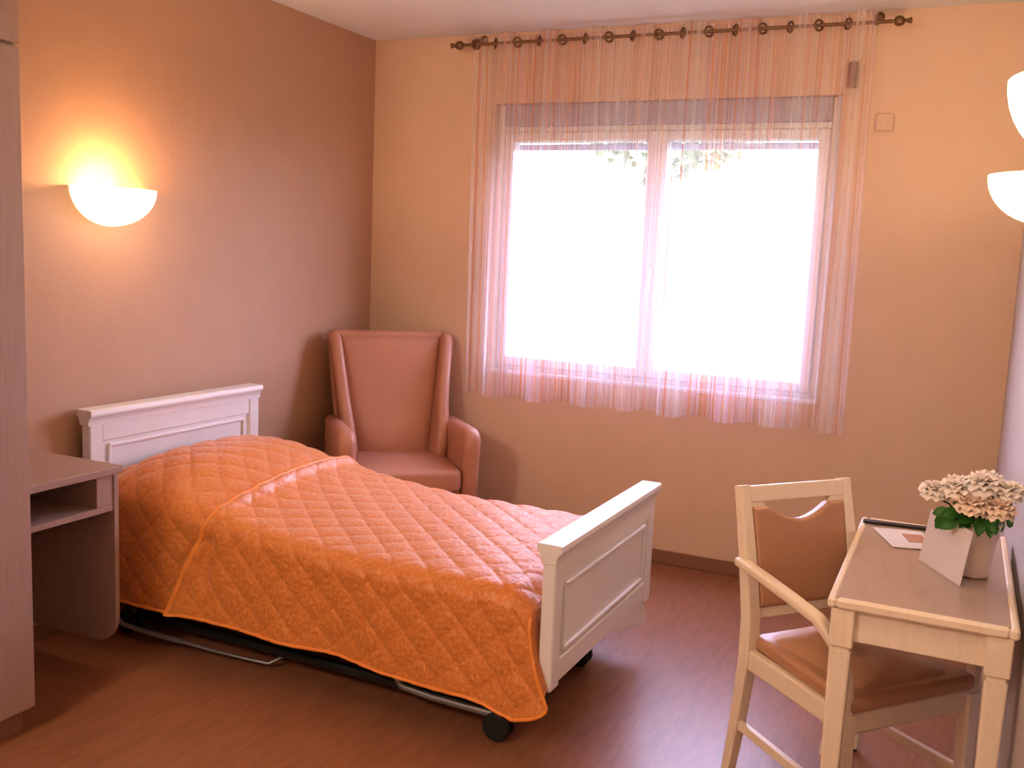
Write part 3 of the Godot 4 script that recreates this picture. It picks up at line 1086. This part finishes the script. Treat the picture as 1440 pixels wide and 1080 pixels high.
# ------------------------------------------------------------------ writing table by the right wall and what lies on it
const TABLE_Y := 0.75
func build_table() -> void:
	var x0 := 2.81
	var x1 := 3.215
	var z0 := 1.485
	var z1 := 2.325
	var c := Vector3((x0 + x1) / 2, 0, (z0 + z1) / 2)
	var t := thing("writing_table", "narrow cream wooden writing table against the pale wall", "table", c)
	var hx := (x1 - x0) / 2
	var hz := (z1 - z0) / 2
	var st := S()
	bb(st, Vector3(-hx + 0.018, TABLE_Y - 0.022, -hz + 0.018), Vector3(hx - 0.018, TABLE_Y, hz - 0.018), 0.001)
	var top := part("table_top", st, M.table_veneer, t)
	st = S()
	var sec := PackedVector2Array([Vector2(-0.011, -0.012), Vector2(0.006, -0.012), Vector2(0.010, -0.006), Vector2(0.011, 0.004), Vector2(0.008, 0.012), Vector2(-0.004, 0.013), Vector2(-0.011, 0.011)])
	for q in [[Vector3(-hx + 0.01, 0, -hz), Vector3(-hx + 0.01, 0, hz), Vector3(-1, 0, 0)], [Vector3(hx - 0.01, 0, -hz), Vector3(hx - 0.01, 0, hz), Vector3(1, 0, 0)], [Vector3(-hx + 0.0202, 0, -hz + 0.01), Vector3(hx - 0.0202, 0, -hz + 0.01), Vector3(0, 0, -1)], [Vector3(-hx + 0.0202, 0, hz - 0.01), Vector3(hx - 0.0202, 0, hz - 0.01), Vector3(0, 0, 1)]]:
		var up := Vector3(0, TABLE_Y - 0.011, 0)
		cbox(st, (q[0] + q[1]) / 2 + up, (q[1] - q[0]).abs() + Vector3(0.02, 0.026, 0.02) * (Vector3.ONE - (q[1] - q[0]).abs().normalized()), 0.006)
	part("edge_band", st, M.cream_wood, top)
	for q in [[-hx + 0.045, hx - 0.045, -hz + 0.035, 0], [-hx + 0.045, hx - 0.045, hz - 0.035, 0], [-hz + 0.045, hz - 0.045, -hx + 0.035, 1], [-hz + 0.045, hz - 0.045, hx - 0.035, 1]]:
		st = S()
		if q[3] == 0:
			bb(st, Vector3(q[0], 0.645, q[2] - 0.010), Vector3(q[1], 0.728, q[2] + 0.010), 0.003)
		else:
			bb(st, Vector3(q[2] - 0.010, 0.695 if q[2] < 0.0 else 0.645, q[0]), Vector3(q[2] + 0.010, 0.728, q[1]), 0.003)
		part("apron", st, M.cream_wood, t)
	for sx in [-1.0, 1.0]:
		for sz in [-1.0, 1.0]:
			var px: float = sx * (hx - 0.036)
			var pz: float = sz * (hz - 0.036)
			var lg := S()
			bb(lg, Vector3(px - 0.027, 0.632, pz - 0.027), Vector3(px + 0.027, 0.728, pz + 0.027), 0.003)
			bar(lg, Vector3(px, 0.632, pz), Vector3(px, 0.622, pz), Vector2(0.042, 0.042), Vector2(0.042, 0.042), Vector3(1, 0, 0))
			bar(lg, Vector3(px, 0.622, pz), Vector3(px, 0.012, pz), Vector2(0.050, 0.050), Vector2(0.034, 0.034), Vector3(1, 0, 0))
			var leg := part("leg", lg, M.cream_wood, t)
			st = S()
			lathe(st, [Vector2(0, 0.0), Vector2(0.014, 0.0), Vector2(0.016, 0.006), Vector2(0.014, 0.012), Vector2(0, 0.012)], 14, Vector3(px, 0, pz))
			part("glide", st, M.black_rubber, leg)

func sheet(called: String, label: String, category: String, corners: Array, thick: float, m: Material) -> Node3D:
	# flat sheet with given corners (world), its node at their middle
	var c := Vector3.ZERO
	for p in corners:
		c += p / corners.size()
	var o := thing(called, label, category, c)
	var n: Vector3 = (corners[1] - corners[0]).cross(corners[2] - corners[0]).normalized()
	if n.y < 0.0:
		n = -n
	var st := S()
	var k := corners.size()
	var lo := []
	var hi := []
	for p in corners:
		lo.append(p - c)
		hi.append(p - c + n * thick)
	for i in range(1, k - 1):
		tri(st, hi[0], hi[i], hi[i + 1], n)
		tri(st, lo[0], lo[i], lo[i + 1], -n)
	for i in k:
		quad(st, lo[i], lo[(i + 1) % k], hi[(i + 1) % k], hi[i], (lo[i] + lo[(i + 1) % k]))
	part("sheet", st, m, o)
	return o

func build_table_things() -> void:
	var y := TABLE_Y + 0.0025
	var st: SurfaceTool
	# dark strip along the far edge
	var r := thing("ruler", "thin dark ruler lying along the far edge of the writing table", "ruler", Vector3(2.935, y, 1.545))
	st = S()
	cbox(st, Vector3(0, 0.003, 0), Vector3(0.235, 0.006, 0.028), 0.001, Basis(Vector3.UP, 0.10))
	part("strip", st, M.dark_ruler, r)
	var br := sheet("brochure", "pale leaflet with a small brown picture lying before the dark ruler", "leaflet", [Vector3(2.850, y, 1.615), Vector3(2.918, y, 1.800), Vector3(3.020, y, 1.770), Vector3(2.985, y, 1.585)], 0.002, M.paper)
	st = S()
	cbox(st, Vector3(0.028, 0.0026, -0.015), Vector3(0.055, 0.0012, 0.085), 0.0003, Basis(Vector3.UP, 0.28))
	part("picture", st, M.print_photo, br)
	var a := Vector3(2.991, y, 1.880)
	var b := Vector3(3.092, y, 2.067)
	var up := Vector3(0.0170, 0.138, -0.0092)
	sheet("leaning_card", "blank pale card leaning back against the flower vase", "card", [a, b, b + up, a + up], 0.0015, M.paper)
	# vase
	var vc := Vector3(3.118, TABLE_Y + 0.002, 1.945)
	var v := thing("flower_vase", "tapered pale ceramic vase on the writing table holding roses", "vase", vc)
	st = S()
	lathe(st, [Vector2(0, 0.0), Vector2(0.034, 0.0), Vector2(0.038, 0.004), Vector2(0.046, 0.06), Vector2(0.057, 0.135), Vector2(0.060, 0.142), Vector2(0.056, 0.144), Vector2(0.053, 0.135), Vector2(0.043, 0.06), Vector2(0.036, 0.012), Vector2(0, 0.012)], 36)
	part("body", st, M.vase_ceramic, v)
	st = S()
	lathe(st, [Vector2(0.052, 0.118), Vector2(0.03, 0.126), Vector2(0, 0.128)], 20)
	part("moss", st, M.soil_dark, v)
	# roses: offset of the bloom from the vase foot, bloom size, peach or white
	var roses := [
		[Vector3(-0.105, 0.205, 0.015), 0.040, 0, "pale rose reaching furthest over the leaflet side of the vase"], [Vector3(-0.058, 0.222, 0.035), 0.038, 0, "pale rose between the outermost bloom and the largest bloom"], [Vector3(0.000, 0.235, 0.020), 0.045, 0, "largest cream rose at the top middle of the bunch"],
		[Vector3(-0.020, 0.190, 0.065), 0.040, 1, "peach rose drooping over the vase rim above the leaning card"], [Vector3(0.042, 0.185, 0.050), 0.042, 1, "peach rose low on the wall side of the vase"], [Vector3(0.062, 0.225, 0.005), 0.040, 0, "cream rose high on the wall side of the bunch"],
		[Vector3(0.015, 0.235, -0.050), 0.040, 0, "cream rose behind the largest bloom, towards the window"], [Vector3(-0.055, 0.215, -0.050), 0.038, 0, "small cream rose at the back of the bunch over the ruler side"], [Vector3(0.060, 0.215, -0.060), 0.036, 0, "smallest cream rose at the back of the bunch against the wall"]]
	for q in roses:
		var o := thing("rose", q[3], "flower", vc + Vector3(0, 0.128, 0), 0.0, "roses in the vase")
		var c: Vector3 = q[0] - Vector3(0, 0.128, 0)
		st = S()
		var root := Vector3(c.x * 0.3, 0.0, c.z * 0.3)
		tube(st, [root, root.lerp(c, 0.5) + Vector3(0, 0.012, 0), c - Vector3(0, 0.012, 0)], 0.0028, 6)
		part("stem", st, M.stem_green, o)
		bloom(o, c, q[1], M.rose_peach if q[2] == 1 else M.rose_white)
	# leaves hanging over the rim belong to the roses they grow on
	var lv := []
	for k in 22:
		var an := rng.randf_range(1.6, 4.0) if k < 13 else rng.randf_range(-0.9, 1.6)
		var d := Vector3(cos(an), 0.0, absf(sin(an)) if k < 13 else sin(an))
		var at := d * rng.randf_range(0.045, 0.075) + Vector3(0, rng.randf_range(0.012, 0.060), 0)
		lv.append([k % 9, at, d * rng.randf_range(0.02, 0.045) + Vector3(0, rng.randf_range(-0.045, 0.010), 0)])
	var all := []
	for ch in get_children():
		if str(ch.name).begins_with("rose"):
			all.append(ch)
	for q in lv:
		st = S()
		leaf(st, q[1] - q[2] * 0.15, q[1] + q[2], 0.016)
		part("leaf", st, M.leaf_green, all[q[0]])

func leaf(st: SurfaceTool, a: Vector3, b: Vector3, w: float) -> void:
	var d := b - a
	var side := d.cross(Vector3(0.3, 0.6, 0.8)).normalized()
	var nrm := side.cross(d).normalized()
	var p := []
	for i in 9:
		var t := float(i) / 8
		var row := []
		for j in 5:
			var s := -1.0 + 0.5 * j
			var ww := w * pow(sin(PI * (0.04 + 0.96 * t)), 0.8)
			row.append(a + d * t + side * s * ww + nrm * (0.3 * w * absf(s) - 0.25 * d.length() * t * t))
		p.append(row)
	grid(st, p, nrm)

# a full, ruffled bloom: rings of petals from an upright heart to a skirt that folds down
func bloom(o: Node3D, c: Vector3, r: float, m: Material) -> void:
	var st := S()
	for ring in 6:
		var n: int = [3, 5, 7, 8, 9, 8][ring]
		var tilt: float = [0.15, 0.45, 0.80, 1.15, 1.55, 1.95][ring]
		var long: float = r * [0.75, 0.85, 0.95, 1.0, 1.0, 0.9][ring]
		for k in n:
			var bs := Basis(Vector3.UP, TAU * (k + 0.43 * ring + rng.randf() * 0.25) / n)
			var t0 := tilt + rng.randf_range(-0.12, 0.12)
			var wave := rng.randf() * TAU
			var p := []
			for i in 7:
				var t := float(i) / 6
				var row := []
				for j in 7:
					var sd := -1.0 + j / 3.0
					var a := t0 * (0.35 + 0.65 * t)
					var l := long * t * (1.0 - 0.16 * sd * sd * t)
					var out := l * sin(a) + r * 0.08
					var h := l * cos(a) + 0.10 * r * t * sin(sd * 5.0 + wave) - 0.05 * r
					row.append(c + bs * Vector3(out - 0.18 * r * sd * sd * (1.0 - sin(a) * 0.5), h, sd * r * 0.46 * sin(PI * (0.10 + 0.62 * t)))) 
				p.append(row)
			grid(st, p, bs * Vector3(-cos(t0), sin(t0), 0))
	part("bloom", st, m, o)

# ------------------------------------------------------------------ armchair at the table
func build_desk_chair() -> void:
	# local: +x is forward, +z towards the bed side's near end
	var c := thing("desk_armchair", "cream wooden armchair with brown leather seat at the writing table", "chair", Vector3(2.856, 0, 1.922), deg_to_rad(-40.5))
	var W: Material = M.cream_wood
	var st := S()
	var dir := Vector3(-0.090, 0.40, 0).normalized()
	for s in [-1.0, 1.0]:
		# rear post: leg below, back upright above, one bent piece
		st = S()
		sweep(st, [Vector3(-0.270, 0.0, s * 0.190), Vector3(-0.238, 0.20, s * 0.190), Vector3(-0.215, 0.40, s * 0.190), Vector3(-0.218, 0.52, s * 0.189), Vector3(-0.255, 0.70, s * 0.188), Vector3(-0.300, 0.885, s * 0.188)], rrect(1, 1, 0.12, 2), [Vector2(0.030, 0.030), Vector2(0.036, 0.036), Vector2(0.044, 0.040), Vector2(0.044, 0.040), Vector2(0.038, 0.038), Vector2(0.032, 0.034)], Vector3(1, 0, 0), false)
		part("rear_post", st, W, c)
		st = S()
		bar(st, Vector3(0.195, 0.42, s * 0.215), Vector3(0.205, 0.0, s * 0.220), Vector2(0.042, 0.042), Vector2(0.028, 0.028), Vector3(1, 0, 0))
		part("front_leg", st, W, c)
		st = S()
		bar(st, Vector3(-0.215, 0.40, s * 0.190), Vector3(0.195, 0.40, s * 0.215), Vector2(0.024, 0.06), Vector2(0.024, 0.06), Vector3(0, 0, 1))
		part("side_rail", st, W, c)
		st = S()
		bar(st, Vector3(-0.240, 0.19, s * 0.190), Vector3(0.20, 0.19, s * 0.217), Vector2(0.018, 0.028), Vector2(0.018, 0.028), Vector3(0, 0, 1))
		part("stretcher", st, W, c)
		st = S()
		var path := []
		var cur := Curve3D.new()
		for q in [Vector3(-0.262, 0.672, s * 0.205), Vector3(-0.13, 0.672, s * 0.232), Vector3(0.00, 0.664, s * 0.250), Vector3(0.115, 0.640, s * 0.246), Vector3(0.178, 0.585, s * 0.236), Vector3(0.198, 0.51, s * 0.224), Vector3(0.198, 0.41, s * 0.216)]:
			cur.add_point(q)
		for i in cur.point_count:
			var a: Vector3 = cur.get_point_position(maxi(i - 1, 0))
			var b: Vector3 = cur.get_point_position(mini(i + 1, cur.point_count - 1))
			cur.set_point_in(i, -(b - a) / 6.0)
			cur.set_point_out(i, (b - a) / 6.0)
		for i in 25:
			path.append(cur.sample_baked(cur.get_baked_length() * i / 24.0))
		sweep(st, path, rrect(0.036, 0.026, 0.008, 3), [], Vector3(0, 0, 1))
		part("armrest", st, W, c)
	st = S()
	bar(st, Vector3(0.195, 0.40, -0.20), Vector3(0.195, 0.40, 0.20), Vector2(0.024, 0.06), Vector2(0.024, 0.06), Vector3(1, 0, 0))
	part("front_rail", st, W, c)
	st = S()
	bar(st, Vector3(-0.218, 0.40, -0.175), Vector3(-0.218, 0.40, 0.175), Vector2(0.024, 0.06), Vector2(0.024, 0.06), Vector3(1, 0, 0))
	part("rear_rail", st, W, c)
	# seat pad, wider at the front
	st = S()
	var seat := PackedVector2Array()
	for q in rrect(1.0, 1.0, 0.07, 4):
		seat.append(Vector2(q.x * 0.43, q.y * (0.365 + 0.085 * (q.x + 0.5))))
	var p := []
	var bx := Basis(Vector3(1, 0, 0), Vector3(0, 0, -1), Vector3(0, 1, 0))
	rprism(st, seat, 0.022, 0.016, 4, Transform3D(bx, Vector3(0.004, 0.45, 0)), true)
	cushion(st, Vector3(0.004, 0.452, 0), Vector3(0.41, 0.066, 0.36), 0.7, 0.25, Basis(), 40, 16)
	part("seat_pad", st, M.chair_leather, c)
	# back frame: top rail with a hand hold, bottom rail, padded panel with a dipped top edge
	var nrm := Vector3(dir.y, -dir.x, 0)
	var xf := Transform3D(Basis(Vector3(0, 0, 1), dir, Vector3(0, 0, 1).cross(dir)), Vector3(-0.208, 0.485, 0))
	st = S()
	rprism(st, PackedVector2Array([Vector2(-0.185, 0.360), Vector2(0.185, 0.360), Vector2(0.185, 0.408), Vector2(-0.185, 0.408)]), 0.013, 0.004, 2, xf)
	part("top_rail", st, W, c)
	st = S()
	rprism(st, PackedVector2Array([Vector2(-0.180, 0.030), Vector2(0.180, 0.030), Vector2(0.180, 0.062), Vector2(-0.180, 0.062)]), 0.011, 0.004, 2, xf)
	part("bottom_rail", st, W, c)
	var pad := PackedVector2Array([Vector2(-0.168, 0.060), Vector2(0.168, 0.060), Vector2(0.168, 0.346)])
	for i in 13:
		var t := float(i) / 12
		var xx := lerpf(0.115, -0.115, t)
		pad.append(Vector2(xx, 0.346 - 0.042 * sin(PI * t)))
	pad.append(Vector2(-0.168, 0.346))
	st = S()
	rprism(st, pad, 0.021, 0.013, 4, xf)
	part("back_pad", st, M.chair_leather, c)
	for s in [-1.0, 1.0]:
		st = S()
		rprism(st, PackedVector2Array([Vector2(s * 0.147 - 0.026, 0.344), Vector2(s * 0.147 + 0.026, 0.344), Vector2(s * 0.147 + 0.026, 0.364), Vector2(s * 0.147 - 0.026, 0.364)]), 0.010, 0.003, 1, xf)
		part("rail_block", st, W, c)

func _ready() -> void:
	rng.seed = 20240
	set_stage()
	make_materials()
	build_room()
	build_window()
	build_wardrobe()
	build_bed()
	build_quilt()
	build_armchair()
	build_wall_desk()
	build_table()
	build_desk_chair()
	build_curtains()
	build_wall_things()
	build_table_things()
	build_outside()
